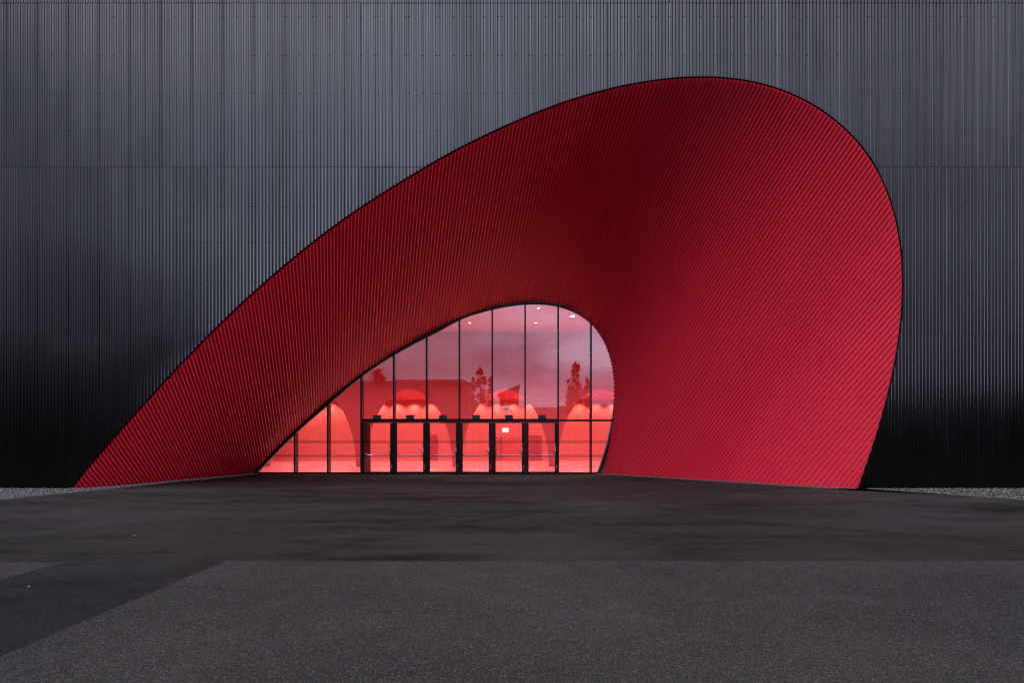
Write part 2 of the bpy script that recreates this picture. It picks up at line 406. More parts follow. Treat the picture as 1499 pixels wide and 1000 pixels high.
def funnel():
    O3 = np.stack([O2[:,0], np.full(len(O2), D1+.015), O2[:,1]], 1)
    I3 = np.stack([I2[:,0], np.full(len(I2), D2), I2[:,1]], 1)
    gl = np.linspace(0, 1, 200)[:,None]
    GL = O3[0]+(I3[0]-O3[0])*gl; GR = I3[-1]+(O3[-1]-I3[-1])*gl
    B3 = np.vstack([GL[:-1], I3, GR[1:]])
    dO = O3[:,1].copy(); sO = arclen(O3); sB = arclen(B3)
    pix = lambda p: np.stack([CX+F*p[:,0]/p[:,1], HY-F*(p[:,2]-CH)/p[:,1]], 1)
    po, pb = pix(O3), pix(B3)
    near = lambda arr, s, q: s[int(np.argmin(np.hypot(*(arr-np.array(q)).T)))]
    a = [near(po, sO, p) for p, q in PAIRS]; b = [near(pb, sB, q) for p, q in PAIRS]
    a[0] = b[0] = 0; a[-1], b[-1] = sO[-1], sB[-1]
    # fine samples along the facade edge, then one profile phase per visible pitch
    N0 = 4000; s = np.linspace(0, sO[-1], N0)
    Q = np.stack([np.interp(s, sO, O3[:,i]) for i in range(3)], 1); u = pchip(a, b, s)
    E = np.stack([np.interp(u, sB, B3[:,i]) for i in range(3)], 1)
    dep = np.maximum(E[:,1]-Q[:,1], 1e-3)
    dr = (E-Q)/dep[:,None]; dr = dr[:,[0,2]]
    e0, e1 = int(.055*N0), int(.955*N0)                           # ends are too short to give a direction
    dr[:e0] = dr[e0]+(dr[e0]-dr[e0+60])*((e0-np.arange(e0))/60)[:,None]*.5
    dr[e1:] = dr[e1]+(dr[e1]-dr[e1-60])*((np.arange(e1,N0)-e1)/60)[:,None]*.3
    dr = gauss(dr, 90)
    qi, ei = pix(Q), pix(np.stack([Q[:,0]+dr[:,0], Q[:,1]+1, Q[:,2]+dr[:,1]], 1))
    l = ei-qi; l /= np.linalg.norm(l, axis=1)[:,None]; tq = np.gradient(qi, axis=0)
    rate = np.abs(tq[:,0]*l[:,1]-tq[:,1]*l[:,0])/np.interp(np.linspace(0,1,N0), [0,.12,.28,.5,.7,.82,1], [6.3,5.9,5.1,5.3,6.1,6.6,6.5])
    rate = gauss(rate, 60)[:,0]; phase = np.r_[0, np.cumsum((rate[1:]+rate[:-1])/2)]
    per = 10; n = int(phase[-1]*per); pq = np.linspace(0, int(phase[-1]), n)
    ss = np.interp(pq, phase, s)
    Q = np.stack([np.interp(ss, s, Q[:,i]) for i in range(3)], 1); dr = np.stack([np.interp(ss, s, dr[:,i]) for i in range(2)], 1)
    full = D2+.03-Q[:,1]
    tg = np.where(dr[:,1] < -1e-3, (Q[:,2]+.03)/np.maximum(-dr[:,1], 1e-3), 99.)
    tg = np.minimum(full, np.maximum(tg, 0)); K = 26
    kk = np.linspace(0, 1, K+1)**1.0
    S = np.zeros((n, K+1, 3))
    for j in range(K+1):
        t = tg*kk[j]; S[:,j,0] = Q[:,0]+dr[:,0]*t; S[:,j,1] = Q[:,1]+t; S[:,j,2] = Q[:,2]+dr[:,1]*t
    # normal of the plain surface from its own derivatives
    D = np.stack([dr[:,0], np.ones(n), dr[:,1]], 1); Qs = np.gradient(Q, axis=0); drs = np.gradient(dr, axis=0)
    NN = np.zeros_like(S)
    for j in range(K+1):
        t = (tg*kk[j])[:,None]
        Ts = Qs+np.stack([drs[:,0], np.zeros(n), drs[:,1]], 1)*t
        nn = np.cross(Ts, D); NN[:,j] = nn/np.linalg.norm(nn, axis=1)[:,None]
    # face the viewer
    sgn = np.sign(np.sum(NN*(np.array([0,0,CH])-S), axis=2)); sgn = 1. if np.median(sgn) > 0 else -1.
    NN *= sgn
    w = np.cos(2*np.pi*pq); disp = FUN_AMP*(1-2*((1-w)/2)**2.0)
    S = S+NN*disp[:,None,None]
    V = S.reshape(-1, 3); idx = np.arange(n*(K+1)).reshape(n, K+1)
    q = np.stack([idx[:-1,:-1], idx[1:,:-1], idx[1:,1:], idx[:-1,1:]], -1).reshape(-1, 4)
    if sgn > 0: pass
    print('FUNNEL waves', int(phase[-1]), 'quads', len(q))
    return npmesh('entrance_funnel', V, q, M['red'])
FUN_AMP = .036
under(funnel())

# dark flashing in the gap round the opening
fl = MB(); oa, ob = offset(O2, .036), offset(O2, .18)
for arr, y in ((oa, D1+.09), (ob, D1+.06)): fl.verts([(x, y, max(z, -.05)) for x, z in arr])
nO = len(O2)
for i in range(nO-1): fl.face([i, i+1, nO+i+1, nO+i], True)
under(fl.build('opening_flashing', M['flash']))

# glazed end ------------------------------------------------------------
frm = MB(); loops = [(I2, D2-.05), (offset(I2, -.115), D2-.05), (offset(I2, -.115), D2+.30), (I2, D2+.30)]
for c, y in loops: frm.verts([(x, y, max(z, .005)) for x, z in c])
nI = len(I2)
for a in range(4):
    c = (a+1) % 4
    for i in range(nI-1): frm.face([a*nI+i, a*nI+i+1, c*nI+i+1, c*nI+i], True)
sm = offset(I2, -.115)
M['lit_reveal'] = simple('painted_reveal_light', (.34,.37,.44), .4)  # pale tint painted for the frame's inner face catching the sky
tr = MB(); tl = [(offset(I2, -.1145), D2+.012), (offset(I2, -.150), D2+.012), (offset(I2, -.150), D2+.048), (offset(I2, -.1145), D2+.048)]
for c, y in tl: tr.verts([(x, y, max(z, .08)) for x, z in c])
for a in range(4):
    c = (a+1) % 4
    for i in range(nI-1): tr.face([a*nI+i, a*nI+i+1, c*nI+i+1, c*nI+i], True)
under(tr.build('lit_reveal_strip', M['lit_reveal']))
zb = .075
frm.bbox(sm[0,0]-.06, sm[-1,0]+.05, D2-.045, D2+.28, .006, zb)
M['gframe'] = simple('glossy_black_frame', (.005,.006,.008), .22, spec=.6)
under(frm.build('opening_frame', M['gframe']))
opening = [tuple(p) for p in sm]
opening[0] = (opening[0][0], zb); opening[-1] = (opening[-1][0], zb)
opening = opening[::-1] if False else opening
def ccw(poly):
    a = sum(poly[i][0]*poly[(i+1)%len(poly)][1]-poly[(i+1)%len(poly)][0]*poly[i][1] for i in range(len(poly)))
    return poly if a > 0 else poly[::-1]
opening = ccw(opening)
X2 = lambda px: (px-CX)/F*D2
Z2 = lambda py: CH+(HY-py)/F*D2
mull = [431.2, 479.7, 528.6, 576.2, 624.4, 672.4, 720.6, 768.8, 817.2, 865.3]
MW = .038
for i, mx_ in enumerate(mull):
    x = X2(mx_); z0 = zb
    pl = clip_rect(opening, x-MW, x+MW, z0, 20)
    if len(pl) >= 3:
        b = MB(); b.prism(ccw(pl), D2-.022, D2+.47); under(b.build('mullion', M['frame']))
zt0, zt1 = Z2(617.3), Z2(614.4)
b = MB(); b.prism(ccw(clip_rect(opening, X2(817.2)+MW+.002, X2(865.3)-MW-.002, zt0, zt1)), D2-.02, D2+.2); under(b.build('transom', M['frame']))
b = MB(); b.prism(ccw(clip_rect(opening, X2(865.3)+MW+.002, 99, zt0, zt1)), D2-.02, D2+.2); under(b.build('transom', M['frame']))
zh0, zh1 = Z2(618.6), Z2(613.4)
bays = list(zip(mull[2:8], mull[3:9]))
for a_, c_ in bays:
    b = MB(); b.bbox(X2(a_)+MW+.002, X2(c_)-MW-.002, D2-.035, D2+.22, zh0, zh1, .008); under(b.build('door_header', M['frame']))
def pane(x0, x1, z0, z1, name='window_pane', parent=None):
    pl = clip_rect(opening, x0, x1, z0, z1)
    if len(pl) < 3: return
    b = MB(); b.prism(ccw(pl), D2+.05, D2+.075)
    k, l = rng.uniform(-.0016, .0016), rng.uniform(-.0012, .0012); xc = sum(p[0] for p in pl)/len(pl); zc = sum(p[1] for p in pl)/len(pl)
    b.v = [(x, y+k*(x-xc)+l*(z-zc), z) for x, y, z in b.v]
    return under(b.build(name, M['glass']), parent)
g = MW+.001
pane(-99, X2(mull[0])-g, zb, 99); pane(X2(mull[0])+g, X2(mull[1])-g, zb, 99); pane(X2(mull[1])+g, X2(mull[2])-g, zb, 99)
for a_, c_ in bays: pane(X2(a_)+g, X2(c_)-g, zh1+.001, 99)
pane(X2(817.2)+g, X2(865.3)-g, zt1+.001, 99); pane(X2(865.3)+g, 99, zt1+.001, 99)
pane(X2(817.2)+g, X2(865.3)-g, zb, zt0-.001); pane(X2(865.3)+g, 99, zb, zt0-.001)

# doors: leaf frame > pane, push bar, pull handle, lever, floor lock
ST = .128
def make_door(x0, x1):
    dz0, dz1 = .03, zh0-.012
    b = MB(); y0, y1 = D2-.03, D2+.06
    b.bbox(x0, x0+ST, y0, y1, dz0, dz1, .006); b.bbox(x1-ST, x1, y0, y1, dz0, dz1, .006)
    b.box(x0+ST+.001, x1-ST-.001, y0+.004, y1-.004, dz0, dz0+.075); b.box(x0+ST+.001, x1-ST-.001, y0+.004, y1-.004, dz1-.03, dz1)
    d = under(b.build('door', M['frame']))
    b = MB(); b.box(x0+ST-.005, x1-ST+.005, D2+.005, D2+.03, dz0+.07, dz1-.02); b.build('door_pane', M['glass'], d)
    zb_ = Z2(666.3)
    b = MB(); yb = D2+.15
    b.tube([(x0+ST-.03, D2+.05, zb_+.13), (x0+ST+.005, yb-.02, zb_+.09), (x0+ST+.10, yb, zb_), (x1-ST-.10, yb, zb_), (x1-ST-.005, yb-.02, zb_+.09), (x1-ST+.03, D2+.05, zb_+.13)], .017)
    b.build('push_bar', M['steel'], d)
    b = MB(); yh = D2-.11; xh = x1-ST+.012; za, zc = Z2(674.5), Z2(649.5)
    b.tube([(xh, yh, za-.05), (xh, yh, zc+.05)], .017)
    for z in (za, zc): b.tube([(xh, yh, z), (xh+.06, D2-.028, z)], .016)
    b.build('pull_handle', M['steel'], d)
    b = MB(); b.tube([(x1-ST-.01, D2+.06, Z2(663)), (x1-ST-.04, D2+.13, Z2(663)), (x1-ST-.17, D2+.14, Z2(659))], .022)
    b.build('lever_handle', M['black'], d)
    b = MB(); b.bbox(x1-.055, x1-.033, D2-.037, D2-.028, Z2(687), Z2(680), .003)
    b.build('lock_plate', M['steel'], d)
    return d
for i, (a_, c_) in enumerate(bays):
    d = make_door(X2(a_)+MW+.003, X2(c_)-MW-.003)
    xm = (X2(a_)+X2(c_))/2+.016
    b = MB(); b.bbox(xm-.19, xm+.19, D2-.16, D2-.036, zh1-.004, Z2(608), .012); under(b.build('door_sensor', M['black']))
    # the sensor sits on the header

# interior ----------------------------------------------------------------
XL, XR, ZC, ZI = -19., 14., 8.42, 4.86
b = MB(); b.box(XL, XR, D2+.31, D4+.3, -.1, .012); under(b.build('foyer_floor', M['ifloor']))
b = MB(); b.box(XL, XR, D2+.31, D3, ZC, ZC+.2); under(b.build('foyer_ceiling', M['iceil']))
b = MB(); b.box(XL, XR, D3+.001, D4, ZI, ZI+.2); under(b.build('lounge_ceiling', M['iceil']))
b = MB(); b.box(XL-.2, XL, D2+.31, D4+.3, -.1, ZC+.2); under(b.build('side_wall', M['iwall']))
b = MB(); b.box(XR, XR+.2, D2+.31, D4+.3, -.1, ZC+.2); under(b.build('side_wall', M['iwall']))
# inner face of the front wall round the glass
def front_wall():
    hf, xl, xr, zr = hole_fn(I2); b = MB(); xs = sorted(set(np.r_[np.linspace(XL, xl, 4), np.linspace(xl, xr, 160), np.linspace(xr, XR, 4)].tolist()))
    y = D2+.305
    for x0, x1 in zip(xs, xs[1:]):
        def uz(x):
            h = hf(x)
            return (h if h else ((0, 0) if x <= xl else (zr, zr)))
        (l0, u0), (l1, u1) = uz(x0), uz(x1)
        v = b.verts([(x0,y,max(u0,0)),(x1,y,max(u1,0)),(x1,y,ZC+.2),(x0,y,ZC+.2)]); b.face([v,v+3,v+2,v+1])
        if (l0 > .01 or l1 > .01):
            v = b.verts([(x0,y,0),(x1,y,0),(x1,y,max(l1,0)),(x0,y,max(l0,0))]); b.face([v,v+3,v+2,v+1])
    return b.build('front_lining', M['iwall'])
under(front_wall())
# arcade wall with elliptical arches
APX = [(739.5+140*k-CX)/F*D3 for k in range(-3, 3)]; AW, AH = 63.5/F*D3, ZI-.02
def arcade():
    b = MB(); top = ZC+.15; y0, y1 = D3-.35, D3+.0
    N = 40
    for k, c in enumerate(APX):
        pts = [(c+AW*math.cos(math.pi*(1-i/N)), max(0, AH*math.sin(math.pi*i/N))) for i in range(N+1)]
        for (xa, za), (xb, zb2) in zip(pts, pts[1:]):
            v = b.verts([(xa,y0,za),(xb,y0,zb2),(xb,y0,top),(xa,y0,top),(xa,y1,za),(xb,y1,zb2),(xb,y1,top),(xa,y1,top)])
            b.face([v,v+1,v+2,v+3]); b.face([v+4,v+7,v+6,v+5]); b.face([v,v+4,v+5,v+1], True)
        nx = APX[k+1]-AW if k+1 < len(APX) else XR
        v = b.verts([(c+AW,y0,0),(nx,y0,0),(nx,y0,top),(c+AW,y0,top),(c+AW,y1,0),(nx,y1,0),(nx,y1,top),(c+AW,y1,top)])
        b.face([v,v+1,v+2,v+3]); b.face([v+4,v+7,v+6,v+5])
    c = APX[0]-AW
    v = b.verts([(XL,y0,0),(c,y0,0),(c,y0,top),(XL,y0,top)]); b.face([v,v+1,v+2,v+3])
    return b.build('arcade_wall', M['iarc'])
under(arcade())
# back wall and its doors
b = MB(); b.box(XL, XR, D4, D4+.2, 0.013, ZI-.001); bw = under(b.build('back_wall', M['iwall']))
X4 = lambda px: (px-CX)/F*D4
Z4 = lambda py: CH+(HY-py)/F*D4
for (xa, xb, yt, seam) in ((774, 793.5, 637.5, 3), (725.3, 728.8, 640, 0), (731, 735.2, 640, 0), (629.5, 641, 637, 1)):
    b = MB(); x0, x1 = X4(xa), X4(xb); nseg = max(1, seam+1); w = (x1-x0)/nseg
    for k in range(nseg): b.bbox(x0+k*w+.012, x0+(k+1)*w-.012, D4-.05, D4-.002, .03, Z4(yt), .008)
    d = b.build('back_door', M['idoor']); d.parent = bw
    if seam:
        b = MB(); b.tube([(x1-.2, D4-.09, 1.0), (x1-.2, D4-.09, 1.25)], .02); b.tube([(x1-.2, D4-.052, 1.02), (x1-.2, D4-.09, 1.02)], .015); hd = b.build('door_handle', M['steel']); hd.parent = bw
b = MB(); b.box(X4(736.5), X4(769), D4-.03, D4-.003, .03, Z4(640.5)); rp = b.build('wall_panel', interior('deep_red_panel', (.52,.062,.070), .55)); rp.parent = bw
# shell of the hall
b = MB(); b.box(-XW, XW, D1+.12, 75, 20.0, 20.3); under(b.build('roof', M['shell']))
b = MB(); b.box(-XW, -XW+.2, D1+.12, 75, 0, 19.99); under(b.build('end_wall', M['shell']))
b = MB(); b.box(XW-.2, XW, D1+.12, 75, 0, 19.99); under(b.build('end_wall', M['shell']))
b = MB(); b.box(-XW+.21, XW-.21, 74.8, 75, 0, 19.99); under(b.build('rear_wall', M['shell']))
b = MB(); b.box(-XW, XW, D1+.005, D1+.12, 20.0, 20.25); under(b.build('parapet_cap', M['flash']))

# light fittings: things hung from the ceilings ---------------------------------------
def fitting(x, y, z, r, label, group, lampmat, flood=False):
    o = empty('ceiling_light', (x, y, z)); tag(o, label, 'ceiling light', group)
    b = MB(); n = 20; c = b.verts([(r*math.cos(2*math.pi*k/n), r*math.sin(2*math.pi*k/n), -.02) for k in range(n)]); b.face([c+k for k in range(n-1,-1,-1)])
    d = b.build('lens', lampmat, o)
    b = MB()
    ri = b.verts([((r+.001)*math.cos(2*math.pi*k/n), (r+.001)*math.sin(2*math.pi*k/n), -.028) for k in range(n)])
    ro = b.verts([((r+.03)*math.cos(2*math.pi*k/n), (r+.03)*math.sin(2*math.pi*k/n), -.022) for k in range(n)])
    rt = b.verts([((r+.03)*math.cos(2*math.pi*k/n), (r+.03)*math.sin(2*math.pi*k/n), -.002) for k in range(n)])
    for k in range(n):
        l = (k+1) % n; b.face([ri+k,ri+l,ro+l,ro+k], True); b.face([ro+k,ro+l,rt+l,rt+k], True)
    b.build('rim', M['steel'], o); return o
def area(x, y, z, size, power, colr, spread=105, tilt=(0,0,0)):
    l = bpy.data.lights.new('lamp', 'AREA'); l.shape = 'DISK'; l.size = size; l.energy = power; l.color = colr; l.spread = R(spread)
    o = bpy.data.objects.new('lamp', l); col.objects.link(o); o.location = (x, y, z); o.rotation_euler = tilt; return o
WARM = (1, .86, .88)
FOY, LNG, WASH = 165, 150, 13
gx = [1.36+3.8*k for k in range(-4, 4)]
for k, x in enumerate(gx):
    for y in (34.85, 39.25):
        seen = {(-1, 39.25): 'round downlight alone in the left of the foyer ceiling', (0, 39.25): 'round downlight deep in the middle of the foyer ceiling',
                (0, 34.85): 'round downlight close behind the top of the glass'}.get((k-4, y))
        if seen: fitting(x, y, ZC, .065, seen, 'downlights in the foyer ceiling', M['lamp'])
        if XL+1 < x < XR-1: area(x, y, ZC-.04, .2, FOY, WARM)
fl_ = fitting(3.28, 37.1, ZC, .13, 'brightest yellow floodlight by the curved top corner of the glass', None, M['flood'], True)
# small spots in the lounge behind the arches, in three rows
lk = {0: 'front', 1: 'middle', 2: 'rear'}
for k, px in enumerate((599, 724.5, 755, 876)):
    for r_, (py, dx) in enumerate(((577.2, -8), (581, 0), (584.6, 8))):
        D = (ZI-CH)*F/(HY-py); ddx = dx if k == 0 else (dx*.12 if k == 1 else (0 if k == 2 else dx*.5))
        if D > D4-.6: D = D4-.8
        nm = ('through the left arch', 'on the left side of the middle arch', 'on the right side of the middle arch', 'through the right arch')[k]
        fitting((px+ddx-CX)/F*D, D, ZI, .065, f'small {lk[r_]} ceiling spot seen {nm}', 'spots in the lounge ceiling', M['lamp'])
for x in np.arange(-16, 12.1, 3.4):
    for y in (46, 50): area(float(x), y, ZI-.03, .25, LNG, WARM, 150)
for px in np.arange(340, 990, 24.2):
    l = bpy.data.lights.new('wall_washer', 'SPOT'); l.energy = WASH*20; l.color = (1,.74,.58); l.spot_size = R(112); l.spot_blend = 1.0; l.shadow_soft_size = .04
    o = bpy.data.objects.new('wall_washer', l); col.objects.link(o); o.location = ((px-CX)/F*D4, D4-.62, ZI-.06); o.rotation_euler = (R(14), 0, 0)
# streaks of light on the floor behind the glass
# exit sign
ex = empty('exit_sign', ((740-CX)/F*52., 52., CH+(HY-630)/F*52.)); tag(ex, 'small glowing cream exit sign hanging behind the second door from the right', 'exit sign')
b = MB(); b.box(-.21, .21, -.035, .035, -.145, .145); b.build('panel', M['exit'], ex)
b = MB()
b.prism([(-.16,-.05),(-.06,-.05),(-.06,-.09),(.0,-.02),(-.06,.05),(-.06,.01),(-.16,.01)], -.039, -.0355)
b.box(.05, .15, -.039, -.0355, -.1, .1); b.build('pictogram', M['exitgreen'], ex)
b = MB(); b.tube([(-.1,0,.145),(-.1,0,ZI-(CH+(HY-630)/F*52.)-.002)], .008); b.tube([(.1,0,.145),(.1,0,ZI-(CH+(HY-630)/F*52.)-.002)], .008); b.build('hanger', M['steel'], ex)
# star decoration hung in the middle arch
sx_, sz_ = XZ(741, 597, 42.0)
st = empty('star_ornament', (sx_, 42.0, sz_)); tag(st, 'pale grey five pointed star with streamers hanging in the middle arch', 'ornament')
b = MB(); sp_ = []
for k in range(10):
    r_ = .30 if k % 2 == 0 else .13; a = math.pi/2+k*math.pi/5+.12; sp_.append((r_*math.cos(a), r_*math.sin(a)))
f_ = b.verts([(x,0,z) for x, z in sp_]+[(0,-.06,0),(0,.06,0)])
for k in range(10):
    b.face([f_+k, f_+(k+1)%10, f_+10]); b.face([f_+(k+1)%10, f_+k, f_+11])
b.build('star', M['star'], st)
b = MB()
for dx in (-.12, -.02, .09, .16): b.box(dx, dx+.045, -.004, .004, -.62-.1*abs(dx), -.16)
b.build('streamer', M['star'], st)
b = MB(); b.tube([(0,0,.28),(0,0,ZC-sz_-.002)], .006, 5); b.build('cord', M['steel'], st)
# stele just inside the first door
kx0, kx1 = X2(533.2)*1.03, X2(542.2)*1.03
b = MB(); ks = empty('display_stand', ((kx0+kx1)/2, D2*1.03, .012)); tag(ks, 'dark red upright stand just inside the leftmost door', 'display stand')
w = (kx1-kx0)/2
b.bbox(-w, w*.25, -.1, .1, .04, 2.5, .01); b.build('front_board', M['idoor'], ks)
b = MB(); b.bbox(w*.26, w, -.05, .15, .04, 2.5, .01); b.build('side_board', M['iarc'], ks)
b = MB(); b.bbox(-w-.05, w+.1, -.2, .2, 0, .039, .01); b.build('foot', M['black'], ks)

# ------------------------------------------------------------------ ground
def sheet(name, pts, z, mat, kind='structure', thick=0.):
    b = MB(); n = len(pts); a = b.verts([(p[0], p[1], z) for p in pts]); b.face([a+i for i in range(n)])
    if thick:
        c = b.verts([(p[0], p[1], z-thick) for p in pts])
        for i in range(n): b.face([a+i, c+i, c+(i+1)%n, a+(i+1)%n])
    o = b.build(name, mat); tag(o, kind=kind); return o
def wavy(p, q, step, amp, seed=0):
    r = np.random.default_rng(seed); L = math.hypot(q[0]-p[0], q[1]-p[1]); n = max(2, int(L/step)); t = np.linspace(0, 1, n)
    j = gauss(r.normal(0, 1, (n, 1)), 2.2)[:,0]*amp; j[0] = j[-1] = 0
    nx, ny = -(q[1]-p[1])/L, (q[0]-p[0])/L
    return [(p[0]+(q[0]-p[0])*a+nx*k, p[1]+(q[1]-p[1])*a+ny*k) for a, k in zip(t, j)]
b = MB(); v = b.verts([(-600,-600,-.03),(600,-600,-.03),(600,600,-.03),(-600,600,-.03)]); b.face([v,v+1,v+2,v+3])
M['yard'] = simple('dark_yard', (.016,.017,.014), .95, var=.4, scale=.3, spec=.1)
tag(b.build('ground', M['yard']), kind='structure')
YF = 9.42; XA, XB = -3.95, -6.12
lx0, ly0, _ = G(0, 731.5); lx1, ly1, _ = G(205, 711.2)
rx0, ry0, _ = G(1499, 732); rx1, ry1, _ = G(1245, 714.5)
exL = (lx0-(lx1-lx0)*1.2, ly0-(ly1-ly0)*1.2); exR = (rx0+(rx0-rx1)*1.2, ry0+(ry0-ry1)*1.2)
gl0 = (I2[0,0]+.0, D2); gr0 = (I2[-1,0], D2)
fore = [(-40, YF-.2), (40, YF-.2), (40, exR[1]-4), exR, (rx1, ry1), (gr0[0]+.35, D2-.35), (gr0[0]+.2, D2-.02), (gl0[0]-.2, D2-.02), (gl0[0]-.3, D2-.35), (lx1, ly1), exL, (-40, exL[1]-4)]
sheet('forecourt', fore, -.012, M['fore'])
e1 = wavy((XA, YF), (40, YF-.02), .12, .035, 1); e2 = wavy((XA+.01, -8), (XA, YF), .12, .018, 2)
sheet('coarse_asphalt', [(40,-8)]+[(XA+.01,-8)]+e2[1:-1]+[(XA,YF)]+e1[1:], .004, M['coarse'], thick=.02)
e3 = wavy((XB, YF-.1), (XB, -8), .12, .018, 3); e4 = wavy((-40, YF-.16), (XB, YF-.1), .12, .03, 4)
sheet('coarse_asphalt', [(-40,-8)]+e4+e3[1:], .002, M['coarse'], thick=.02)
sheet('asphalt_patch', [(XB-.1,-8),(XA+.1,-8),(XA+.1,YF-.02)]+wavy((XA+.1,YF-.02),(XB-.1,YF-.12),.12,.03,5)[1:-1]+[(XB-.1,YF-.12)], -.006, M['patch'])
# edging kerbs along the feet of the funnel
def ribbon(name, pts, w, z0, z1, mat, side=1, **kw):
    b = MB(); pts = [np.array(p[:2]) for p in pts]; n = len(pts); L = []
    for i, p in enumerate(pts):
        d = pts[min(i+1,n-1)]-pts[max(i-1,0)]; d = d/np.linalg.norm(d); q = np.array([-d[1], d[0]])*side
        ww = w[i] if isinstance(w, list) else w
        L.append((p, p+q*ww))
    v = [b.verts([(*a,z0),(*c,z0),(*c,z1),(*a,z1)]) for a, c in L]
    for p, q in zip(v, v[1:]):
        for k in range(4): l = (k+1)%4; b.face([p+k,p+l,q+l,q+k])
    b.face([v[0]+k for k in range(4)]); b.face([v[-1]+k for k in (3,2,1,0)])
    return tag(b.build(name, mat), **kw)
OL, OR = (O2[0,0], D1), (O2[-1,0], D1)
lin = lambda p, q, n: [(p[0]+(q[0]-p[0])*t, p[1]+(q[1]-p[1])*t) for t in np.linspace(0, 1, n)]
ribbon('kerb', lin((OL[0]+.7,D1+.1), (gl0[0]+.1,D2-.08), 12), .22, -.05, .045, M['kerb'], -1, kind='structure')
ribbon('kerb', lin((gr0[0]+.0,D2-.08), (OR[0]-.6,D1+.1), 12), .20, -.05, .03, M['kerb'], -1, kind='structure')
ribbon('kerb', [(exL[0],exL[1]+.01),(lx0,ly0+.01),(lx1,ly1+.01)], .09, -.05, .02, M['kerb'], 1, kind='structure')
ribbon('kerb', [(rx1,ry1+.01),(rx0,ry0+.01),(exR[0],exR[1]+.01)], .09, -.05, .02, M['kerb'], 1, kind='structure')
# gravel strips in front of the facade
def gravel(poly, count, seed):
    r = np.random.default_rng(seed); b = MB(); n = len(poly); v = b.verts([(p[0],p[1],-.002) for p in poly]); b.face([v+i for i in range(n)])
    b.mi = 1; ph = (1+5**.5)/2
    ico = np.array([(-1,ph,0),(1,ph,0),(-1,-ph,0),(1,-ph,0),(0,-1,ph),(0,1,ph),(0,-1,-ph),(0,1,-ph),(ph,0,-1),(ph,0,1),(-ph,0,-1),(-ph,0,1)])/1.9
    fc = [(0,11,5),(0,5,1),(0,1,7),(0,7,10),(0,10,11),(1,5,9),(5,11,4),(11,10,2),(10,7,6),(7,1,8),(3,9,4),(3,4,2),(3,2,6),(3,6,8),(3,8,9),(4,9,5),(2,4,11),(6,2,10),(8,6,7),(9,8,1)]
    xs = [p[0] for p in poly]; ys = [p[1] for p in poly]; k = 0
    def inside(x, y):
        c = False
        for i in range(n):
            (xa, ya), (xb, yb) = poly[i], poly[i-1]
            if (ya > y) != (yb > y) and x < (xb-xa)*(y-ya)/(yb-ya)+xa: c = not c
        return c
    while k < count:
        x, y = r.uniform(min(xs), max(xs)), r.uniform(min(ys), max(ys))
        if not inside(x, y): continue
        k += 1; s = r.uniform(.013, .034); sc = r.uniform(.7, 1.3, 3)*s; sc[2] *= .7; a = r.uniform(0, 6.28)
        p = ico*(1+r.uniform(-.18,.18,(12,1)))*sc; p = np.stack([p[:,0]*math.cos(a)-p[:,1]*math.sin(a), p[:,0]*math.sin(a)+p[:,1]*math.cos(a), p[:,2]], 1)
        v = b.verts(p+np.array([x, y, s*r.uniform(.2,.9)]))
        for q in fc: b.face([v+i for i in q])
    return tag(b.build('gravel', [M['soil'], M['stone']]), kind='stuff')
gravel([(-21,exL[1]+.12),(lx0,ly0+.1),(lx1,ly1+.1),(OL[0]+.9,D1+.35),(OL[0],D1+.03),(-21,D1+.03)], 13000, 11)
gravel([(rx1,ry1+.1),(rx0,ry0+.1),(21,exR[1]+.5),(21,D1+.03),(OR[0],D1+.03),(OR[0]-1.2,D1+.12)], 13000, 12)
# cracks, stain, scraps on the forecourt
def crack(pts, w):
    pts = [G(*p)[:2] for p in pts]; out = []
    for p, q in zip(pts, pts[1:]): out += wavy(p, q, .15, .03, int(abs(p[0]*50)))[:-1]
    ribbon('asphalt_joint', out, w, -.011, -.009, M['crack'], kind='structure')
crack([(897,706),(930,722),(985,752),(1045,785)], .02)
crack([(180,757),(228,752)], .06); crack([(78,773),(97,771)], .10); crack([(158,770),(177,767)], .10)
def scrap(px, py, s, label):
    p = G(px, py); b = MB(); n = 7
    v = b.verts([(s*(1+.3*math.sin(3*k))*math.cos(6.283*k/n), s*.7*math.sin(6.283*k/n), .012+.012*math.sin(2.3*k)) for k in range(n)]+[(0,0,.03),(0,0,.006)])
    for k in range(n): b.face([v+k, v+(k+1)%n, v+n]); b.face([v+(k+1)%n, v+k, v+n+1])
    o = b.build('paper_scrap', M['kerb2']); o.location = (p[0], p[1], -.014); tag(o, label, 'litter')
M['kerb2'] = simple('pale_paper', (.22,.21,.20), .8)
scrap(197, 784.5, .018, 'small pale scrap on the dark asphalt before the red funnel'); scrap(42, 859.5, .014, 'faint grey scrap lying on the dark patch strip')

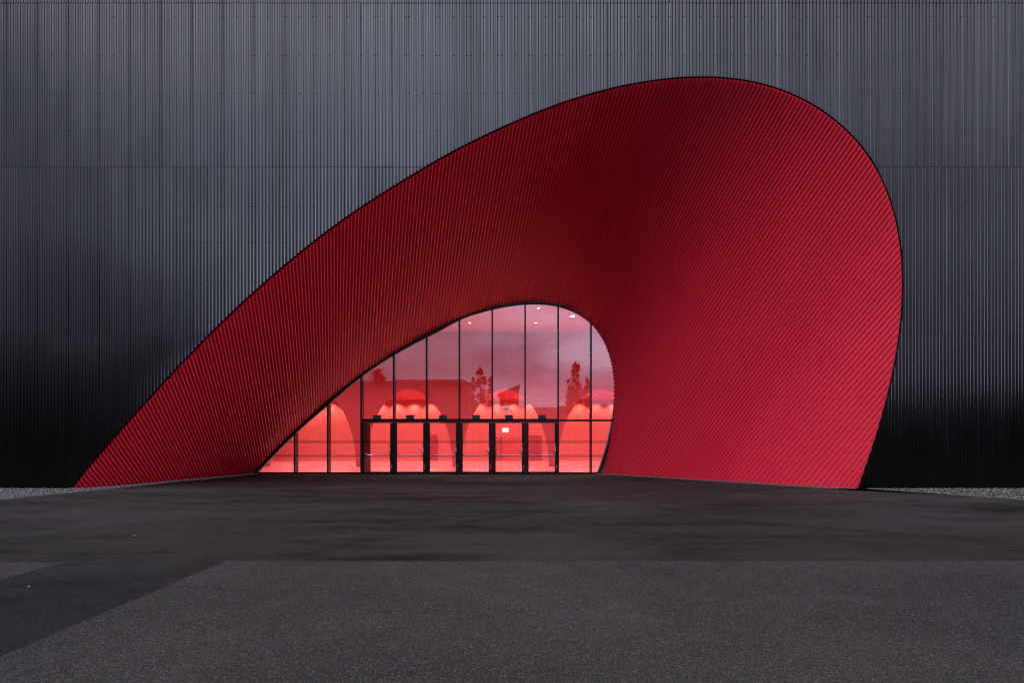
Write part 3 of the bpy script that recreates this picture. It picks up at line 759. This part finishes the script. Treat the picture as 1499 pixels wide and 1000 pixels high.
# ------------------------------------------------------------------ what the glass mirrors, and an added dark block, behind the camera
VG = 2*D2
def tree(name, px, ytop, Yb, width, label, shape, n, trunk=1.2):
    D = VG-Yb; x = (px-CX)/F*D; h = CH+(HY-ytop)/F*D
    o = empty(name, (x, Yb, 0)); tag(o, label, 'tree', 'trees across the yard')
    r = np.random.default_rng(int(px)); b = MB()
    b.tube([(0,0,0),(.05,.03,h*.35),(0,0,h*.93)], [.20,.14,.03], 8)
    for k in range(14):
        z = h*(.15+.7*k/14); a = k*2.4; l = width*.42*(1-z/h)+.3
        b.tube([(0,0,z),(l*math.cos(a)*.5,l*math.sin(a)*.5,z+l*.3),(l*math.cos(a),l*math.sin(a),z+l*.75)], [.06,.04,.015], 5)
    b.build('trunk', M['bark'], o)
    b = MB(); clumps = []
    for k in range(46):
        t = r.uniform(.08, 1)**.9; a = r.uniform(0, 6.283); rad = width/2*shape(t)*r.uniform(.3, 1)
        clumps.append((rad*math.cos(a), rad*math.sin(a), h*(.12+.86*t), r.uniform(.25,.6)*width*.32*(.35+shape(t))))
    for k in range(n):
        c = clumps[r.integers(len(clumps))]; p = np.array(c[:3])+r.normal(0, c[3]*.55, 3)*np.array([1,1,1.3])
        if p[2] > h or p[2] < .6: continue
        s = r.uniform(.08,.17); u = r.normal(0,1,3); u /= np.linalg.norm(u); w = np.cross(u, r.normal(0,1,3)); w /= np.linalg.norm(w)
        v = b.verts([p-u*s, p+w*s*.6, p+u*s, p-w*s*.6]); b.face([v,v+1,v+2,v+3])
    b.build('crown', M['leaf'], o); return o
cone = lambda t: (1-t)**.75*.9+.06
pop = lambda t: math.sin(math.pi*min(1, t*.9+.1))**.7*.8+.08
tree('poplar_tree', 702, 538, -26, 2.3, 'narrow upright tree mirrored beside the end of the long building', pop, 3200)
tree('poplar_tree', 692, 552, -27, 1.2, 'thin small upright tree mirrored against the gable', pop, 1200)
tree('leafy_tree', 718, 549, -28, 2.2, 'low loose tree mirrored right of the narrow upright tree', cone, 1500)
tree('conifer_tree', 844, 531, -26, 3.6, 'tall tapering tree mirrored in the rightmost panes', cone, 3600)
tree('conifer_tree', 833, 552, -27, 1.6, 'small spiky tree mirrored left of the tall tapering one', cone, 1300)
tree('conifer_tree', 860, 553, -27, 2.4, 'short bushy tree mirrored right of the tall tapering one', cone, 1500)
tree('leafy_tree', 550, 539, -24, 4.4, 'broad leafy tree mirrored in the left corner above the doors', pop, 3400)
# long building and small house
def building(name, label, x0, x1, y0, y1, h, hip, nwin):
    o = empty(name, ((x0+x1)/2, y1, 0)); tag(o, label, 'building'); w = (x1-x0)/2; dp = y1-y0
    b = MB(); b.box(-w, w, -dp, 0, 0, h-.6); b.build('wall', M['bwall'], o)
    b = MB(); e = .4; v = b.verts([(-w-e,e,h-.599),(w+e,e,h-.599),(w+e,-dp-e,h-.599),(-w-e,-dp-e,h-.599),(-w,-.2,h),(w-hip,-.2,h),(w-hip,-dp+.2,h),(-w,-dp+.2,h)])
    for q in ((0,1,5,4),(1,2,6,5),(2,3,7,6),(3,0,4,7),(4,5,6,7),(3,2,1,0)): b.face([v+i for i in q])
    b.build('roof', M['broof'], o)
    for k in range(nwin):
        b = MB(); x = -w+(k+.5)*2*w/nwin; b.box(x-.7, x+.7, .002, .05, 1.2, 2.9); b.build('window', M['bglass'], o)
Yb = -40; D = VG-Yb
building('warehouse', 'long flat roofed building mirrored across the left panes', -34, (684-CX)/F*D, Yb-14, Yb, CH+(HY-556.5)/F*D, 1.2, 9)
Yb = -36; D = VG-Yb
o = empty('house', ((749-CX)/F*D, Yb, 0)); tag(o, 'small house with a slanted roof mirrored in the middle panes', 'house')
xa, xb = (733-CX)/F*D-o.location.x, (761-CX)/F*D-o.location.x; za, zb_ = CH+(HY-578)/F*D, CH+(HY-564)/F*D
b = MB(); b.prism([(xa,0),(xb,0),(xb,zb_-.25),(xa,za-.25)], -7, 0); b.build('wall', M['bwall'], o)
b = MB(); b.prism([(xa-.3,za-.25),(xb+.2,zb_-.245),(xb+.2,zb_),(xa-.3,za)], -7.3, .3); b.build('roof', M['broof'], o)
b = MB(); b.box(-.5, .5, .002, .05, 1, 2.3); b.build('window', M['bglass'], o)
M['blocker_dark'] = simple('dark_blocker_sheet', (.022,.023,.025), .7, spec=.15)
o = empty('dark_blocker', (52, -32, 0)); tag(o, 'tall dark block added out of view to darken the wall reflections on the right', 'building')  # unseen block, added to darken the facade's reflections on the right
b = MB(); b.box(-27, 34, -22, 0, 0, 29.5); b.build('wall', M['blocker_dark'], o)
b = MB(); b.box(-27.3, 34.3, -22.3, .3, 29.501, 30.2); b.build('roof', M['broof'], o)
for k in range(4):
    b = MB(); b.box(-20+k*13, -15.5+k*13, .002, .06, 0, 4.5); b.build('blocker_panel', M['bglass'], o)
# far ridge all round the open side
b = MB(); N = 220; r = np.random.default_rng(5)
hs = 17+gauss(r.normal(0,1,(N,1)), 5)[:,0]*7+gauss(r.normal(0,1,(N,1)), 1.2)[:,0]*1.2
ring = [(a, h) for a, h in zip(np.linspace(math.pi*.98, math.pi*2.02, N), hs)]
v0 = [b.verts([(230*math.cos(a), 230*math.sin(a), -1), (262*math.cos(a), 262*math.sin(a), h), (340*math.cos(a), 340*math.sin(a), h*1.25), (520*math.cos(a), 520*math.sin(a), -1)]) for a, h in ring]
for p, q in zip(v0, v0[1:]):
    for k in range(3): b.face([p+k, q+k, q+k+1, p+k+1], True)
tag(b.build('hills', M['hill']), kind='structure')

# ------------------------------------------------------------------ camera, sky, sun
cam = bpy.data.cameras.new('camera'); co = bpy.data.objects.new('camera', cam); col.objects.link(co)
co.location = (0, 0, CH); co.rotation_euler = (R(90), 0, 0); cam.sensor_width = 36; cam.lens = 36*F/1499
cam.shift_y = (HY-500)/1499; cam.clip_end = 3000; cam.clip_start = .05; scene.camera = co

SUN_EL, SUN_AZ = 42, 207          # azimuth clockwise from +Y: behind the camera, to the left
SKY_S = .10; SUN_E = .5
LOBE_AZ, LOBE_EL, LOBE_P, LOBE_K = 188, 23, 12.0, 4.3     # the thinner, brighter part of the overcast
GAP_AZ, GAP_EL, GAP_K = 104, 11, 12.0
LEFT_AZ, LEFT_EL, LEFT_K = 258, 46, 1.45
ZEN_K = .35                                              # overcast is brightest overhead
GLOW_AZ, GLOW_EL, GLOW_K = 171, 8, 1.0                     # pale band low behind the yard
w = bpy.data.worlds.new('World'); scene.world = w; w.use_nodes = True
t = w.node_tree; n = t.nodes; n.clear()
out = n.new('ShaderNodeOutputWorld'); bg = n.new('ShaderNodeBackground'); bg.inputs[1].default_value = SKY_S
sky = n.new('ShaderNodeTexSky'); sky.sky_type = 'NISHITA'; sky.sun_disc = False; sky.sun_elevation = R(SUN_EL); sky.sun_rotation = R(SUN_AZ); sky.air_density = 1.2; sky.dust_density = 2
tc = n.new('ShaderNodeTexCoord'); mp = n.new('ShaderNodeMapping'); mp.inputs['Scale'].default_value = (1.6, 1.6, 4.2)
nz = n.new('ShaderNodeTexNoise'); nz.inputs['Scale'].default_value = 1.7; nz.inputs['Detail'].default_value = 7; nz.inputs['Roughness'].default_value = .55
t.links.new(tc.outputs['Generated'], mp.inputs[0]); t.links.new(mp.outputs[0], nz.inputs['Vector'])
cr = n.new('ShaderNodeValToRGB'); e = cr.color_ramp.elements; e[0].position = .36; e[0].color = (6.0,5.85,7.7,1); e[1].position = .64; e[1].color = (12.6,12.4,15.6,1)
cm = n.new('ShaderNodeValToRGB'); e = cm.color_ramp.elements; e[0].position = .30; e[0].color = (.93,.93,.93,1); e[1].position = .55; e[1].color = (1,1,1,1)
t.links.new(nz.outputs['Fac'], cr.inputs[0]); t.links.new(nz.outputs['Fac'], cm.inputs[0])
mx = n.new('ShaderNodeMix'); mx.data_type = 'RGBA'
def wm(op, a, b=None, c=None):
    q = n.new('ShaderNodeMath'); q.operation = op
    for i, v in enumerate((a, b, c)):
        if v is None: continue
        if isinstance(v, (int, float)): q.inputs[i].default_value = v
        else: t.links.new(v, q.inputs[i])
    return q.outputs[0]
nv = n.new('ShaderNodeVectorMath'); nv.operation = 'NORMALIZE'; t.links.new(tc.outputs['Generated'], nv.inputs[0])
sp = n.new('ShaderNodeSeparateXYZ'); t.links.new(nv.outputs[0], sp.inputs[0])
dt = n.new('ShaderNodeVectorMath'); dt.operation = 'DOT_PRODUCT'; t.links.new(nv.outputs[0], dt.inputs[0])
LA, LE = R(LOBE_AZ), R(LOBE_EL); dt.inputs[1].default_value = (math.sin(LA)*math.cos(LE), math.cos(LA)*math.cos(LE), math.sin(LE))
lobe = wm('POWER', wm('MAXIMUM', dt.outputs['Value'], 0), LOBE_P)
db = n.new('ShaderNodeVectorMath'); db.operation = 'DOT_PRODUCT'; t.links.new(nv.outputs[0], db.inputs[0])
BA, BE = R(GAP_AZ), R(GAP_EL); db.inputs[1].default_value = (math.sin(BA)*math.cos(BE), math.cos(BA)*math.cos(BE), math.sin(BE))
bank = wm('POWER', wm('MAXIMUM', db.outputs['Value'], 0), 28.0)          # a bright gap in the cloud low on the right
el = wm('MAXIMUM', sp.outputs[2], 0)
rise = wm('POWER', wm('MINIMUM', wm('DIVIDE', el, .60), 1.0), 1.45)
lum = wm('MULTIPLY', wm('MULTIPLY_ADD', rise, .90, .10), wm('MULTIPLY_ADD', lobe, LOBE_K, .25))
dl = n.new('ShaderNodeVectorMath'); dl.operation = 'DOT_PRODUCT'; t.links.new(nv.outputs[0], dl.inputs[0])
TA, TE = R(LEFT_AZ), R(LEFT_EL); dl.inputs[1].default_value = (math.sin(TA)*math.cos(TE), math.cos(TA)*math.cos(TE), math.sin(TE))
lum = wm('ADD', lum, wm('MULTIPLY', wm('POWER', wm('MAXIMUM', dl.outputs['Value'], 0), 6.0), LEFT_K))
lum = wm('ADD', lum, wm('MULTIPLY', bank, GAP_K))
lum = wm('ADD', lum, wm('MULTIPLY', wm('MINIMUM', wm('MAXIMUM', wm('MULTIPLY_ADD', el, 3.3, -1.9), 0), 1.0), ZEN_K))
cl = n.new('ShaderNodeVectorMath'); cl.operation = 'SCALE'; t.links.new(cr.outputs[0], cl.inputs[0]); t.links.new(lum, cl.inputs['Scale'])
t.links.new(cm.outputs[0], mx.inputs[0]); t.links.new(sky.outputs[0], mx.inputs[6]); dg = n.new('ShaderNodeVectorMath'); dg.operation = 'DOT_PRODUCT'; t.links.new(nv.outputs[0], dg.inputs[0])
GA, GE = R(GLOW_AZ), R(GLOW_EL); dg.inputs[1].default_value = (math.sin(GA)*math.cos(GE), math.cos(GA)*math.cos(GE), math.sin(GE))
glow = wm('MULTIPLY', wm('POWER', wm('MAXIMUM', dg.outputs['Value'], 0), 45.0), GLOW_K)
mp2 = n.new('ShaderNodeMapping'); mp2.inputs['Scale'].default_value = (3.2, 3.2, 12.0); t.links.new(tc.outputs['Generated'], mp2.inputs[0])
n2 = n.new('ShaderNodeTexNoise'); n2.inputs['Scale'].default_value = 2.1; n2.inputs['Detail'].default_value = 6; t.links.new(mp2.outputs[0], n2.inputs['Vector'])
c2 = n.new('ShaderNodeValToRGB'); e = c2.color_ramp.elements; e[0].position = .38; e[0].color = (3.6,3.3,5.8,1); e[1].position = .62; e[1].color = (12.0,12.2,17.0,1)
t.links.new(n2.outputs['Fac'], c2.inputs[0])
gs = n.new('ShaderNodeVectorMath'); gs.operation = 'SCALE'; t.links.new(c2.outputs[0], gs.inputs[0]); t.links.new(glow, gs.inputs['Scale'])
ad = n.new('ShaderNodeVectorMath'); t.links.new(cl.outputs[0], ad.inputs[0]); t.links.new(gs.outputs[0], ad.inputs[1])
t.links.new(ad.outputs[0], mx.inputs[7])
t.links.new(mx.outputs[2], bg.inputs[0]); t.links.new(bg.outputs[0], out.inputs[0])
sl = bpy.data.lights.new('sun', 'SUN'); sl.energy = SUN_E; sl.angle = R(35); sl.color = (1, .93, .88)
so = bpy.data.objects.new('sun', sl); col.objects.link(so)
dv = Vector((math.sin(R(SUN_AZ))*math.cos(R(SUN_EL)), math.cos(R(SUN_AZ))*math.cos(R(SUN_EL)), math.sin(R(SUN_EL))))
so.rotation_euler = (-dv).to_track_quat('-Z', 'Y').to_euler(); so.location = (0, 0, 60)

scene.view_settings.view_transform = 'Standard'; scene.view_settings.look = 'None'
scene.view_settings.exposure = 0; scene.view_settings.gamma = 1
try:
    scene.cycles.filter_width = 1.25; scene.cycles.max_bounces = 8; scene.cycles.transparent_max_bounces = 16; scene.cycles.use_denoising = True; scene.cycles.denoising_prefilter = 'NONE'
    scene.cycles.caustics_reflective = False; scene.cycles.caustics_refractive = False; scene.cycles.sample_clamp_indirect = 6
except Exception: pass
